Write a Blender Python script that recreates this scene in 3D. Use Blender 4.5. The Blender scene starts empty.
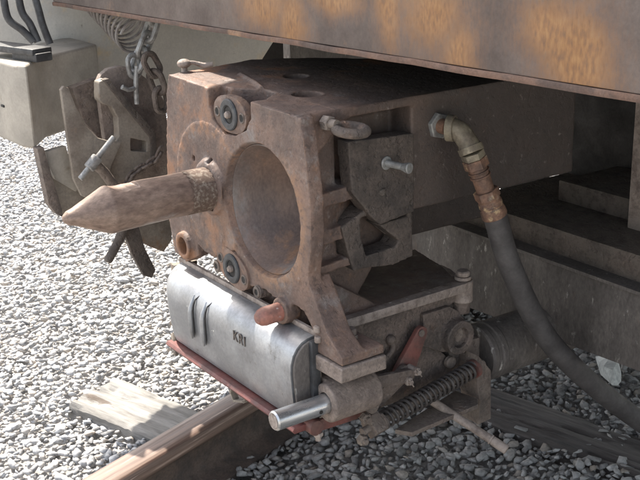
import bpy, bmesh, math, random
import numpy as np
from mathutils import Vector, Matrix, noise
random.seed(7)
S = bpy.context.scene
COL = S.collection
R = math.radians
# ------------------------------------------------------------------ camera
FPX = 1078.0                      # focal length in pixels of the 640 px wide photograph
CX = Vector((0.5730617, -0.24518336, 0.78197533))
CY = Vector((0.81910867, 0.20130678, -0.53715599))
CZ = Vector((-0.02571522, 0.9483463, 0.31619302))
CAM = Vector((1.62179671, -0.93717091, 0.54220486))
cam_d = bpy.data.cameras.new('camera'); cam = bpy.data.objects.new('camera', cam_d); COL.objects.link(cam)
rot = Matrix((CX, CY, CZ)); cam.matrix_world = Matrix.Translation(CAM) @ rot.to_4x4()
cam_d.sensor_width = 36.0; cam_d.lens = 36.0*FPX/640.0; cam_d.clip_start = 0.05; cam_d.clip_end = 500
S.camera = cam
# ------------------------------------------------------------------ light
SUN = Vector((-0.65, 0.02, 1.0)).normalized()        # direction towards the sun
w = bpy.data.worlds.new('World'); S.world = w; w.use_nodes = True
wn = w.node_tree.nodes; wl = w.node_tree.links
bg = wn['Background']; sk = wn.new('ShaderNodeTexSky'); sk.sky_type = 'NISHITA'; sk.sun_disc = False
sk.sun_elevation = math.asin(SUN.z); sk.sun_rotation = math.atan2(SUN.x, SUN.y)
sk.air_density = 1.0; sk.dust_density = 2.5; sk.ozone_density = 1.0
hs_ = wn.new('ShaderNodeHueSaturation'); hs_.inputs['Saturation'].default_value = .62      # a hazy, pale sky
wl.new(sk.outputs[0], hs_.inputs['Color']); wl.new(hs_.outputs[0], bg.inputs[0]); bg.inputs[1].default_value = 0.15
sd = bpy.data.lights.new('sun', 'SUN'); sd.energy = 4.0; sd.angle = R(0.6); sd.color = (1.0, 0.965, 0.92)
so = bpy.data.objects.new('sun', sd); COL.objects.link(so); so.rotation_euler = SUN.to_track_quat('Z', 'Y').to_euler()
S.view_settings.view_transform = 'Standard'; S.view_settings.look = 'None'
S.view_settings.exposure = 1.6; S.view_settings.use_white_balance = True; S.view_settings.white_balance_temperature = 7000; S.view_settings.white_balance_tint = 9.5; S.view_settings.gamma = 1.0; S.view_settings.use_curve_mapping = False

def at(px, py, ax, v):
    """measured point: the spot of the photograph (px, py) on the real plane ax = v"""
    d = Vector((px-320, -(py-240), -FPX)); d = Vector((CX.dot(d), CY.dot(d), CZ.dot(d)))
    i = 'XYZ'.index(ax); t = (v-CAM[i])/d[i]; return CAM + d*t

# ------------------------------------------------------------------ materials
def mat(name, base, dark, scale=8.0, mix=(0.35, 0.65), rough=(0.65, 0.9), metal=0.0, bump=0.3, bscale=140.0,
        extra=(), speck=0.25, sscale=170.0, stretch=(1, 1, 1), spec=0.5, bdist=0.002, pits=0.0, edge=None):
    m = bpy.data.materials.new(name); m.use_nodes = True
    N = m.node_tree.nodes; L = m.node_tree.links; b = N['Principled BSDF']
    tc = N.new('ShaderNodeTexCoord'); mp = N.new('ShaderNodeMapping'); mp.inputs['Scale'].default_value = stretch
    L.new(tc.outputs['Object'], mp.inputs[0])
    def noi(sc, det=6, ro=0.62, off=0.0):
        n = N.new('ShaderNodeTexNoise'); n.inputs['Scale'].default_value = sc; n.inputs['Detail'].default_value = det
        n.inputs['Roughness'].default_value = ro
        if off:
            a = N.new('ShaderNodeVectorMath'); a.operation = 'ADD'; a.inputs[1].default_value = (off, off*1.7, -off)
            L.new(mp.outputs[0], a.inputs[0]); L.new(a.outputs[0], n.inputs[0])
        else: L.new(mp.outputs[0], n.inputs[0])
        return n.outputs['Fac']
    def ramp(src, a, c):
        r = N.new('ShaderNodeMapRange'); r.interpolation_type = 'SMOOTHSTEP'
        r.inputs[1].default_value = a; r.inputs[2].default_value = c; L.new(src, r.inputs[0]); return r.outputs[0]
    def mixc(f, A, B, mode='MIX'):
        x = N.new('ShaderNodeMix'); x.data_type = 'RGBA'; x.blend_type = mode
        if hasattr(f, 'links'): L.new(f, x.inputs[0])
        else: x.inputs[0].default_value = f
        for s, v in ((x.inputs[6], A), (x.inputs[7], B)):
            if hasattr(v, 'links'): L.new(v, s)
            else: s.default_value = (*v, 1)
        return x.outputs[2]
    big = ramp(noi(scale), *mix)
    c = mixc(big, dark, base)
    for k, (col, sc, a, z) in enumerate(extra):
        c = mixc(ramp(noi(sc, 8, 0.68, 3.1+k*2.3), a, z), c, col)
    sp = noi(sscale, 4, 0.7, 9.0)
    mr = N.new('ShaderNodeMapRange'); mr.inputs[1].default_value = 0.3; mr.inputs[2].default_value = 0.7
    mr.inputs[3].default_value = 1-speck; mr.inputs[4].default_value = 1+speck; L.new(sp, mr.inputs[0])
    g = N.new('ShaderNodeCombineColor')
    for i in range(3): L.new(mr.outputs[0], g.inputs[i])
    c = mixc(1.0, c, g.outputs[0], 'MULTIPLY')
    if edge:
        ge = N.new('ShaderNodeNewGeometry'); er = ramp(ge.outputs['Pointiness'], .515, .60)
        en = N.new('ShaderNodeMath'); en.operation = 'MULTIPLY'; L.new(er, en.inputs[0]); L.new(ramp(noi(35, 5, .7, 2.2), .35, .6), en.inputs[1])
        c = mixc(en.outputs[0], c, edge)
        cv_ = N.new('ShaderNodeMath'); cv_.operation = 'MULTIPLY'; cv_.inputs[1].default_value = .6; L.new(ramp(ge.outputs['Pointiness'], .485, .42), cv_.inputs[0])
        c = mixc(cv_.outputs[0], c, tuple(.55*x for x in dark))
    L.new(c, b.inputs['Base Color'])
    rr = N.new('ShaderNodeMapRange'); rr.inputs[3].default_value = rough[0]; rr.inputs[4].default_value = rough[1]
    rr.inputs[1].default_value = 0.35; rr.inputs[2].default_value = 0.65
    L.new(noi(scale*3, 6, 0.65, 5.0), rr.inputs[0]); L.new(rr.outputs[0], b.inputs['Roughness'])
    b.inputs['Metallic'].default_value = metal; b.inputs['Specular IOR Level'].default_value = spec
    if bump:
        h = noi(bscale, 8, 0.72, 1.3)
        if pits:
            lo = ramp(noi(bscale*0.35, 3, 0.5, 7.7), 0.52, 0.7)
            ad = N.new('ShaderNodeMath'); ad.operation = 'MULTIPLY_ADD'; ad.inputs[1].default_value = -pits
            L.new(lo, ad.inputs[0]); L.new(h, ad.inputs[2]); h = ad.outputs[0]
        bp = N.new('ShaderNodeBump'); bp.inputs['Strength'].default_value = bump; bp.inputs['Distance'].default_value = bdist
        L.new(h, bp.inputs['Height']); L.new(bp.outputs[0], b.inputs['Normal'])
    m['kit'] = 1
    return m

M = {}
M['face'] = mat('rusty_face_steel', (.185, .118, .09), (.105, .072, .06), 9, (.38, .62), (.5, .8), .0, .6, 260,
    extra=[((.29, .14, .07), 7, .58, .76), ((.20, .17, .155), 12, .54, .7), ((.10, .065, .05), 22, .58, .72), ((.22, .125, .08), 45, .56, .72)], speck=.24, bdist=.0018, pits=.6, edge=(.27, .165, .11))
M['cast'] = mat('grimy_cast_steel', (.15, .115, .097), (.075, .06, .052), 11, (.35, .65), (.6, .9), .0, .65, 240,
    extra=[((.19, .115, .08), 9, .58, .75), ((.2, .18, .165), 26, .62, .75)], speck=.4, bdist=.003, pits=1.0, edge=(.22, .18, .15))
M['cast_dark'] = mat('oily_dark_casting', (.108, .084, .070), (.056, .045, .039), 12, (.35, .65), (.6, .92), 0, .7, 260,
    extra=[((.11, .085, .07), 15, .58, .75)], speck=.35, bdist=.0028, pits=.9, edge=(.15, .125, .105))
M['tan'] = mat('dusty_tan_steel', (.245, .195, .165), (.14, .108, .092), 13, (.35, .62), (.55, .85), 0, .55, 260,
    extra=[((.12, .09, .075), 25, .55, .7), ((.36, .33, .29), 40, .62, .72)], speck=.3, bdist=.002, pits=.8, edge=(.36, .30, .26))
M['horn'] = mat('rust_brown_horn_steel', (.26, .185, .145), (.15, .10, .078), 16, (.38, .62), (.42, .7), .15, .45, 160,
    extra=[((.34, .18, .10), 12, .6, .74), ((.33, .31, .29), 11, .6, .72), ((.09, .06, .05), 30, .6, .7)], speck=.3, bdist=.0016, pits=.6, stretch=(1, .4, 1))
M['flake'] = mat('flaking_pale_paint', (.44, .365, .30), (.24, .168, .132), 120, (.46, .62), (.6, .85), 0, .5, 160, speck=.2, bdist=.001)
M['black'] = mat('black_rubber_seal', (.05, .052, .055), (.03, .03, .032), 30, (.4, .6), (.45, .7), 0, .3, 120, speck=.2)
M['rubber'] = mat('dull_rubber_hose', (.082, .075, .073), (.048, .043, .042), 14, (.35, .65), (.55, .75), 0, .35, 200,
    extra=[((.12, .105, .095), 8, .6, .8)], speck=.15, bdist=.001)
M['bright'] = mat('polished_steel', (.62, .62, .62), (.45, .44, .43), 35, (.4, .6), (.22, .42), .85, .3, 120, stretch=(1, .15, 1), speck=.1, bdist=.0006)
M['cover'] = mat('worn_bright_steel_cover', (.36, .37, .385), (.25, .255, .265), 8, (.36, .64), (.36, .56), .75, .35, 90,
    extra=[((.15, .14, .13), 13, .58, .74), ((.2, .19, .18), 60, .62, .72), ((.72, .72, .7), 55, .66, .7)], speck=.12, bdist=.0005)
M['red'] = mat('faded_red_paint', (.19, .072, .058), (.12, .062, .052), 24, (.38, .6), (.45, .75), 0, .4, 150,
    extra=[((.12, .085, .07), 20, .56, .68)], speck=.2, bdist=.0012)
M['redtrim'] = mat('red_painted_trim', (.16, .055, .048), (.10, .045, .04), 20, (.35, .6), (.4, .7), 0, .3, 150, speck=.15)
M['pin'] = mat('reddish_worn_pin', (.36, .15, .11), (.2, .1, .08), 25, (.35, .6), (.4, .7), .1, .4, 150,
    extra=[((.5, .46, .43), 45, .62, .7)], speck=.2, bdist=.001)
M['brass'] = mat('weathered_brass_fitting', (.25, .215, .155), (.13, .105, .08), 22, (.35, .62), (.45, .75), .2, .5, 160,
    extra=[((.36, .31, .23), 35, .6, .7)], speck=.2, bdist=.0012)
M['rust'] = mat('orange_rust_fitting', (.21, .115, .075), (.09, .055, .042), 22, (.35, .62), (.55, .85), 0, .6, 150,
    extra=[((.4, .28, .16), 30, .54, .64), ((.30, .26, .2), 20, .58, .68)], speck=.35, bdist=.002)
M['beam2'] = mat('dusty_grey_beam_paint', (.142, .124, .112), (.088, .076, .069), 9, (.35, .65), (.6, .9), 0, .45, 90,
    extra=[((.36, .34, .31), 60, .60, .72), ((.15, .095, .07), 8, .6, .75)], speck=.3, bdist=.0015, stretch=(1, 1, .45))
M['dark'] = mat('dark_underframe_steel', (.028, .025, .023), (.018, .017, .016), 7, (.35, .65), (.7, .95), 0, .5, 90,
    extra=[((.05, .035, .026), 9, .62, .75)], speck=.3)
M['beige'] = mat('beige_grey_panel_paint', (.66, .63, .57), (.52, .50, .46), 4, (.35, .65), (.4, .6), 0, .2, 60,
    extra=[((.72, .58, .38), 5, .56, .72), ((.2, .17, .13), 30, .64, .74)], speck=.08, bdist=.001)
M['boxp'] = mat('khaki_box_paint', (.36, .325, .275), (.26, .235, .20), 8, (.35, .65), (.45, .65), 0, .2, 90,
    extra=[((.18, .14, .1), 14, .62, .76)], speck=.1, bdist=.001)
M['plate'] = mat('brown_grey_gear_plate', (.26, .225, .185), (.16, .13, .105), 12, (.35, .62), (.5, .8), 0, .4, 120,
    extra=[((.2, .12, .075), 10, .57, .7)], speck=.2, bdist=.0015)
M['greysteel'] = mat('galvanised_link_steel', (.33, .33, .32), (.19, .18, .17), 40, (.35, .62), (.4, .65), .4, .4, 150, speck=.2, bdist=.001)
M['spring'] = mat('greyish_spring_steel', (.36, .33, .31), (.22, .19, .18), 30, (.35, .62), (.4, .65), .2, .3, 150, speck=.15)
M['dspring'] = mat('dark_spring_steel', (.085, .075, .07), (.05, .043, .04), 40, (.35, .62), (.4, .7), .2, .3, 150, speck=.2)
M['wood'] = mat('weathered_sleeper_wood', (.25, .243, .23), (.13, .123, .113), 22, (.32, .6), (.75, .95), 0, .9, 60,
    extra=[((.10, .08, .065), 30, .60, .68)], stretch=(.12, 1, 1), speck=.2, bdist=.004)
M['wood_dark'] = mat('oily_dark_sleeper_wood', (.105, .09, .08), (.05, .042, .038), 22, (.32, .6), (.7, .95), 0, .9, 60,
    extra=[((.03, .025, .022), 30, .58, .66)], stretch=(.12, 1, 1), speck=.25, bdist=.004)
M['railtop'] = mat('rust_brown_rail_head', (.21, .145, .115), (.11, .072, .057), 60, (.35, .62), (.35, .6), .15, .35, 260, extra=[((.40, .30, .25), 110, .56, .66), ((.10, .06, .05), 90, .60, .68)], stretch=(.025, 1, 1), speck=.2, sscale=200, bdist=.0008)
M['railside'] = mat('dark_rail_web_rust', (.10, .07, .055), (.06, .045, .038), 20, (.35, .6), (.7, .9), 0, .6, 110, speck=.3, bdist=.002, pits=.6)
M['black_hole'] = mat('greasy_black_bore', (.02, .018, .017), (.012, .011, .01), 30, (.4, .6), (.6, .9), 0, .2, 90)
M['stone_white'] = mat('quartz_white_stone', (.62, .62, .58), (.4, .4, .38), 30, (.35, .6), (.6, .8), 0, .8, 60, speck=.2, bdist=.004, stretch=(1, .3, .6))

def face_wear(m):
    """worn orange bands round the funnel mouth and the horn, oil grime towards the back: fixed marks on the casting"""
    N = m.node_tree.nodes; L = m.node_tree.links; b = N['Principled BSDF']; c = b.inputs['Base Color'].links[0].from_socket
    tc = N.new('ShaderNodeTexCoord'); sx = N.new('ShaderNodeSeparateXYZ'); L.new(tc.outputs['Object'], sx.inputs[0])
    def nz(sc, d=6):
        n = N.new('ShaderNodeTexNoise'); n.inputs['Scale'].default_value = sc; n.inputs['Detail'].default_value = d; n.inputs['Roughness'].default_value = .65
        L.new(tc.outputs['Object'], n.inputs[0]); return n.outputs[0]
    def ma(op, a, b_):
        x = N.new('ShaderNodeMath'); x.operation = op
        for i, v in enumerate((a, b_)):
            if hasattr(v, 'links'): L.new(v, x.inputs[i])
            else: x.inputs[i].default_value = v
        return x.outputs[0]
    def ss(v, a, b_):
        x = N.new('ShaderNodeMapRange'); x.interpolation_type = 'SMOOTHSTEP'; x.inputs[1].default_value = a; x.inputs[2].default_value = b_; L.new(v, x.inputs[0]); return x.outputs[0]
    def mx(f, A, col):
        x = N.new('ShaderNodeMix'); x.data_type = 'RGBA'; L.new(f, x.inputs[0]); L.new(A, x.inputs[6]); x.inputs[7].default_value = (*col, 1); return x.outputs[2]
    n1, n2 = nz(22), nz(70)
    def dist(cx, cz):
        v = N.new('ShaderNodeVectorMath'); v.operation = 'SUBTRACT'; v.inputs[1].default_value = (cx, 0, cz); L.new(tc.outputs['Object'], v.inputs[0])
        q = N.new('ShaderNodeVectorMath'); q.operation = 'MULTIPLY'; q.inputs[1].default_value = (1, 0, 1); L.new(v.outputs[0], q.inputs[0])
        l = N.new('ShaderNodeVectorMath'); l.operation = 'LENGTH'; L.new(q.outputs[0], l.inputs[0]); return ma('MULTIPLY_ADD' if False else 'ADD', l.outputs['Value'], ma('MULTIPLY', ma('SUBTRACT', n1, .5), .03))
    front = ss(sx.outputs['Y'], .035, .005)
    d1 = dist(.085, -.002); rt = ss(ma('ADD', sx.outputs['X'], ma('MULTIPLY', sx.outputs['Z'], -.5)), .06, .15); band1 = ma('MULTIPLY', ma('MULTIPLY', ma('MULTIPLY', ss(d1, .150, .120), front), ss(n2, .38, .56)), rt)
    d2 = dist(-.10, 0); ring = ma('MULTIPLY', ss(d2, .095, .116), ss(d2, .140, .122)); band2 = ma('MULTIPLY', ma('MULTIPLY', ring, front), ss(n2, .44, .64))
    c = mx(ma('MULTIPLY', band1, .6), c, (.30, .165, .09)); c = mx(ma('MULTIPLY', band2, .5), c, (.30, .155, .08))
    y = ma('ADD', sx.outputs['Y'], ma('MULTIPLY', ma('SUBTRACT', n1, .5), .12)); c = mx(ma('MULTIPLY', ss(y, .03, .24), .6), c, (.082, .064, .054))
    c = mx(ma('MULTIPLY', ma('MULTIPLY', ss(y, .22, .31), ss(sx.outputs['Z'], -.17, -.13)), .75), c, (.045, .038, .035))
    n3 = nz(46, 8); c = mx(ma('MULTIPLY', ss(n3, .61, .70), .45), c, (.30, .265, .24)); c = mx(ma('MULTIPLY', ss(n3, .42, .34), .6), c, (.055, .04, .034))
    n4 = nz(9, 7); c = mx(ma('MULTIPLY', ma('MULTIPLY', ss(n4, .50, .62), ss(sx.outputs['X'], .02, -.16)), .6), c, (.30, .135, .06))
    L.new(c, b.inputs['Base Color'])
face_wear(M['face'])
M['cup'] = mat('smooth_worn_funnel_steel', (.21, .145, .115), (.12, .092, .082), 9, (.35, .65), (.38, .6), .1, .25, 160,
    extra=[((.30, .17, .10), 6, .52, .66), ((.18, .16, .15), 8, .54, .68), ((.5, .48, .46), 70, .70, .74)], speck=.22, sscale=200, bdist=.0008, stretch=(1, 1, .5))
M['edge'] = mat('dark_rusty_flange_edge', (.15, .085, .06), (.08, .052, .042), 16, (.35, .65), (.6, .85), 0, .5, 150,
    extra=[((.30, .18, .10), 12, .58, .74)], speck=.25, bdist=.002)
# big rusty beam: bare brown-grey steel with large vertical-streaked orange rust patches of their own shape
def beam_mat():
    m = mat('rust_streaked_beam_steel', (.135, .107, .095), (.08, .06, .052), 5, (.35, .65), (.5, .75), .1, .35, 130,
            extra=[((.20, .125, .085), 10, .6, .75)], speck=.15, bdist=.0012)
    N = m.node_tree.nodes; L = m.node_tree.links; b = N['Principled BSDF']
    prev = b.inputs['Base Color'].links[0].from_socket
    tc = N.new('ShaderNodeTexCoord')
    st = N.new('ShaderNodeMapping'); st.inputs['Scale'].default_value = (1, 1, .35); L.new(tc.outputs['Object'], st.inputs[0])
    n1 = N.new('ShaderNodeTexNoise'); n1.inputs['Scale'].default_value = 190; n1.inputs['Detail'].default_value = 5; L.new(st.outputs[0], n1.inputs[0])
    n2 = N.new('ShaderNodeTexNoise'); n2.inputs['Scale'].default_value = 7.5; n2.inputs['Detail'].default_value = 9; n2.inputs['Roughness'].default_value = .68; L.new(tc.outputs['Object'], n2.inputs[0])
    tot = None; halos = []
    for cx, cz, rx, rz in BLOTCH:
        v = N.new('ShaderNodeVectorMath'); v.operation = 'SUBTRACT'; v.inputs[1].default_value = (cx, 0, cz); L.new(tc.outputs['Object'], v.inputs[0])
        s = N.new('ShaderNodeVectorMath'); s.operation = 'MULTIPLY'; s.inputs[1].default_value = (1/rx, 0, 1/rz); L.new(v.outputs[0], s.inputs[0])
        l = N.new('ShaderNodeVectorMath'); l.operation = 'LENGTH'; L.new(s.outputs[0], l.inputs[0])
        a = N.new('ShaderNodeMath'); a.operation = 'MULTIPLY_ADD'; a.inputs[1].default_value = 2.3; L.new(n2.outputs[0], a.inputs[0]); L.new(l.outputs['Value'], a.inputs[2])
        q = N.new('ShaderNodeMath'); q.operation = 'MULTIPLY_ADD'; q.inputs[1].default_value = 1.3; L.new(n1.outputs[0], q.inputs[0]); L.new(a.outputs[0], q.inputs[2])
        r = N.new('ShaderNodeMapRange'); r.interpolation_type = 'SMOOTHSTEP'; r.inputs[1].default_value = 3.2; r.inputs[2].default_value = 2.15
        L.new(q.outputs[0], r.inputs[0])
        r2 = N.new('ShaderNodeMapRange'); r2.interpolation_type = 'SMOOTHSTEP'; r2.inputs[1].default_value = 3.9; r2.inputs[2].default_value = 2.6; L.new(q.outputs[0], r2.inputs[0]); halos.append(r2.outputs[0])
        if tot is None: tot = r.outputs[0]
        else:
            mx = N.new('ShaderNodeMath'); mx.operation = 'MAXIMUM'; L.new(tot, mx.inputs[0]); L.new(r.outputs[0], mx.inputs[1]); tot = mx.outputs[0]
    hl = halos[0]
    for h_ in halos[1:]:
        mx = N.new('ShaderNodeMath'); mx.operation = 'MAXIMUM'; L.new(hl, mx.inputs[0]); L.new(h_, mx.inputs[1]); hl = mx.outputs[0]
    hm = N.new('ShaderNodeMath'); hm.operation = 'MULTIPLY'; hm.inputs[1].default_value = .75; L.new(hl, hm.inputs[0])
    xh = N.new('ShaderNodeMix'); xh.data_type = 'RGBA'; L.new(hm.outputs[0], xh.inputs[0]); L.new(prev, xh.inputs[6]); xh.inputs[7].default_value = (.155, .092, .062, 1); prev = xh.outputs[2]
    cr = N.new('ShaderNodeValToRGB'); cr.color_ramp.elements[0].position = .25; cr.color_ramp.elements[0].color = (.14, .08, .05, 1)
    cr.color_ramp.elements[1].position = .78; cr.color_ramp.elements[1].color = (.34, .19, .082, 1)
    e = cr.color_ramp.elements.new(.5); e.color = (.245, .125, .055, 1)
    L.new(n1.outputs[0], cr.inputs[0])
    x = N.new('ShaderNodeMix'); x.data_type = 'RGBA'; L.new(tot, x.inputs[0]); L.new(prev, x.inputs[6]); L.new(cr.outputs[0], x.inputs[7])
    L.new(x.outputs[2], b.inputs['Base Color'])
    return m
BY = 0.09
BLOTCH = []
for px, py, rx, rz in ((262, 6, .075, .04), (292, 24, .04, .05), (388, 10, .03, .06), (436, 14, .075, .055), (458, 48, .04, .05), (572, 60, .06, .065), (548, 30, .055, .04), (335, 2, .06, .02)):
    p = at(px, py, 'Y', BY); BLOTCH.append((p.x, p.z, rx, rz))
M['beam'] = beam_mat()

def stone_mat(name, lo, hi, warm, dirt):
    m = bpy.data.materials.new(name); m.use_nodes = True; N = m.node_tree.nodes; L = m.node_tree.links; b = N['Principled BSDF']
    g = N.new('ShaderNodeNewGeometry'); r = N.new('ShaderNodeValToRGB'); L.new(g.outputs['Random Per Island'], r.inputs[0])
    el = r.color_ramp.elements; el[0].color = (*lo, 1); el[1].color = (*hi, 1)
    for p, c in ((.12, dirt), (.3, tuple((a+b_)/2 for a, b_ in zip(lo, hi))), (.5, tuple(.75*x for x in hi)), (.62, warm), (.68, tuple(.9*x for x in hi)), (.85, lo)):
        e = el.new(p); e.color = (*c, 1)
    tc = N.new('ShaderNodeTexCoord'); n = N.new('ShaderNodeTexNoise'); n.inputs['Scale'].default_value = 130; n.inputs['Detail'].default_value = 5
    L.new(tc.outputs['Object'], n.inputs[0])
    mr = N.new('ShaderNodeMapRange'); mr.inputs[1].default_value = .3; mr.inputs[2].default_value = .7; mr.inputs[3].default_value = .75; mr.inputs[4].default_value = 1.2
    L.new(n.outputs[0], mr.inputs[0]); cc = N.new('ShaderNodeCombineColor')
    for i in range(3): L.new(mr.outputs[0], cc.inputs[i])
    x = N.new('ShaderNodeMix'); x.data_type = 'RGBA'; x.blend_type = 'MULTIPLY'; x.inputs[0].default_value = 1
    L.new(r.outputs[0], x.inputs[6]); L.new(cc.outputs[0], x.inputs[7]); L.new(x.outputs[2], b.inputs['Base Color'])
    b.inputs['Roughness'].default_value = .85
    bp = N.new('ShaderNodeBump'); bp.inputs['Strength'].default_value = .5; bp.inputs['Distance'].default_value = .002; L.new(n.outputs[0], bp.inputs['Height']); L.new(bp.outputs[0], b.inputs['Normal'])
    return m
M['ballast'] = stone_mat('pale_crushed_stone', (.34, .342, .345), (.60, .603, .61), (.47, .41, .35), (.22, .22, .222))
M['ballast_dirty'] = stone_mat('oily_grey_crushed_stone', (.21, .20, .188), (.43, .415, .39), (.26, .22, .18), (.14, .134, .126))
M['soil'] = mat('stone_dust_ground', (.46, .44, .42), (.30, .29, .275), 35, (.35, .6), (.85, 1), 0, 1, 40, speck=.35, bdist=.01)

# ------------------------------------------------------------------ mesh helpers
class MB:
    def __init__(s): s.bm = bmesh.new()
    def box(s, x0, x1, y0, y1, z0, z1, rz=0, rx=0, ry=0, c=None):
        cx, cy, cz = (x0+x1)/2, (y0+y1)/2, (z0+z1)/2
        m = Matrix.Translation((cx, cy, cz)) @ Matrix.Rotation(rz, 4, 'Z') @ Matrix.Rotation(ry, 4, 'Y') @ Matrix.Rotation(rx, 4, 'X') @ Matrix.Diagonal((abs(x1-x0), abs(y1-y0), abs(z1-z0), 1))
        bmesh.ops.create_cube(s.bm, size=1, matrix=m); return s
    def bar(s, p0, p1, w, t, up=(0, 0, 1), ext=0):
        """box from p0 to p1, width w across, thickness t along 'up'"""
        p0, p1 = Vector(p0), Vector(p1); d = (p1-p0).normalized(); p0 = p0-d*ext; p1 = p1+d*ext
        u = Vector(up); sx = d.cross(u).normalized(); u = sx.cross(d)
        m = Matrix.Translation((p0+p1)/2) @ Matrix((sx, d, u)).transposed().to_4x4() @ Matrix.Diagonal((w, (p1-p0).length, t, 1))
        bmesh.ops.create_cube(s.bm, size=1, matrix=m); return s
    def prism(s, pts, ax, a, b):
        """pts: 2-D polygon in the two axes other than ax (kept in xyz order)"""
        def v(p, q):
            return {'X': (q, p[0], p[1]), 'Y': (p[0], q, p[1]), 'Z': (p[0], p[1], q)}[ax]
        A = [s.bm.verts.new(v(p, a)) for p in pts]; B = [s.bm.verts.new(v(p, b)) for p in pts]
        n = len(pts); s.bm.faces.new(A); s.bm.faces.new(B[::-1])
        for i in range(n): s.bm.faces.new((A[i], B[i], B[(i+1) % n], A[(i+1) % n]))
        return s
    def hull(s, pts):
        vs = [s.bm.verts.new(p) for p in pts]; r = bmesh.ops.convex_hull(s.bm, input=vs)
        return s
    def lathe(s, prof, o, d, seg=40):
        """prof: (distance along d, radius)"""
        o, d = Vector(o), Vector(d).normalized(); u = d.orthogonal().normalized(); v = d.cross(u); rings = []
        for t, r in prof:
            c = o+d*t
            if r < 1e-6: rings.append([s.bm.verts.new(c)])
            else: rings.append([s.bm.verts.new(c+(u*math.cos(2*math.pi*i/seg)+v*math.sin(2*math.pi*i/seg))*r) for i in range(seg)])
        for A, B in zip(rings, rings[1:]):
            for i in range(seg):
                j = (i+1) % seg
                f = [A[i % len(A)], A[j % len(A)], B[j % len(B)], B[i % len(B)]]
                f = list(dict.fromkeys(f))
                if len(f) > 2: s.bm.faces.new(f)
        if len(rings[0]) > 1: s.bm.faces.new(rings[0])
        if len(rings[-1]) > 1: s.bm.faces.new(rings[-1][::-1])
        return s
    def cyl(s, p0, p1, r, r1=None, seg=32, ch=0.0):
        p0, p1 = Vector(p0), Vector(p1); l = (p1-p0).length; r1 = r if r1 is None else r1
        pr = [(0, r), (l, r1)] if not ch else [(0, r-ch), (ch, r), (l-ch, r1), (l, r1-ch)]
        return s.lathe(pr, p0, p1-p0, seg)
    def ring(s, o, d, ro, ri, h, seg=36, ch=.001):
        o, d = Vector(o), Vector(d).normalized(); u = d.orthogonal().normalized(); v = d.cross(u); R_ = []
        for t, r in ((0, ri), (0, ro), (h-ch, ro), (h, ro-ch), (h, ri+ch), (h-ch, ri)):
            R_.append([s.bm.verts.new(o+d*t+(u*math.cos(2*math.pi*i/seg)+v*math.sin(2*math.pi*i/seg))*r) for i in range(seg)])
        for k in range(len(R_)):
            A, B = R_[k], R_[(k+1) % len(R_)]
            for i in range(seg): s.bm.faces.new((A[i], A[(i+1) % seg], B[(i+1) % seg], B[i]))
        return s
    def nut(s, o, d, r, h, ch=.0015, spin=0.0):
        return s.lathe([(0, r), (h-ch, r), (h, r-ch)], o, d, 6)
    def tube(s, pts, r, seg=12, closed=False, flat=1.0, flatax=(0, 0, 1)):
        pts = [Vector(p) for p in pts]; n = len(pts); rs = r if isinstance(r, (list, tuple)) else [r]*n; rings = []
        t0 = (pts[1]-pts[0]).normalized(); u = t0.orthogonal().normalized(); pt = t0
        for i, p in enumerate(pts):
            if closed: t = (pts[(i+1) % n]-pts[i-1]).normalized()
            else: t = (pts[min(i+1, n-1)]-pts[max(i-1, 0)]).normalized()
            q = pt.rotation_difference(t); u = (q @ u); u = (u-t*u.dot(t)).normalized(); v = t.cross(u); pt = t
            rings.append([s.bm.verts.new(p+(u*math.cos(2*math.pi*k/seg)+v*math.sin(2*math.pi*k/seg))*rs[i]) for k in range(seg)])
        if closed:
            # match the last ring to the first by the nearest vertex
            off = min(range(seg), key=lambda o: (rings[-1][o].co-rings[0][0].co).length)
            last = rings[-1]; rr = rings+[None]
            for A, B in zip(rings, rings[1:]):
                for k in range(seg): s.bm.faces.new((A[k], A[(k+1) % seg], B[(k+1) % seg], B[k]))
            for k in range(seg): s.bm.faces.new((last[(k+off) % seg], last[(k+1+off) % seg], rings[0][(k+1) % seg], rings[0][k]))
        else:
            for A, B in zip(rings, rings[1:]):
                for k in range(seg): s.bm.faces.new((A[k], A[(k+1) % seg], B[(k+1) % seg], B[k]))
            s.bm.faces.new(rings[0][::-1]); s.bm.faces.new(rings[-1])
        return s
    def sphere(s, c, r, sc=(1, 1, 1), sub=3):
        bmesh.ops.create_icosphere(s.bm, subdivisions=sub, radius=r, matrix=Matrix.Translation(c) @ Matrix.Diagonal((*sc, 1))); return s
    def mesh(s, name, sharp=32, bevel=0.0, seg=2):
        bm = s.bm
        bmesh.ops.recalc_face_normals(bm, faces=bm.faces)
        if bevel:
            es = [e for e in bm.edges if len(e.link_faces) == 2 and e.calc_face_angle(0) > R(38)]
            try: bmesh.ops.bevel(bm, geom=es, offset=bevel, segments=seg, profile=.6, affect='EDGES', clamp_overlap=True)
            except Exception: pass
            bmesh.ops.recalc_face_normals(bm, faces=bm.faces)
        for f in bm.faces: f.smooth = True
        for e in bm.edges:
            if len(e.link_faces) == 2 and e.calc_face_angle(0) > R(sharp): e.smooth = False
        me = bpy.data.meshes.new(name); bm.to_mesh(me); bm.free(); return me

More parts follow.
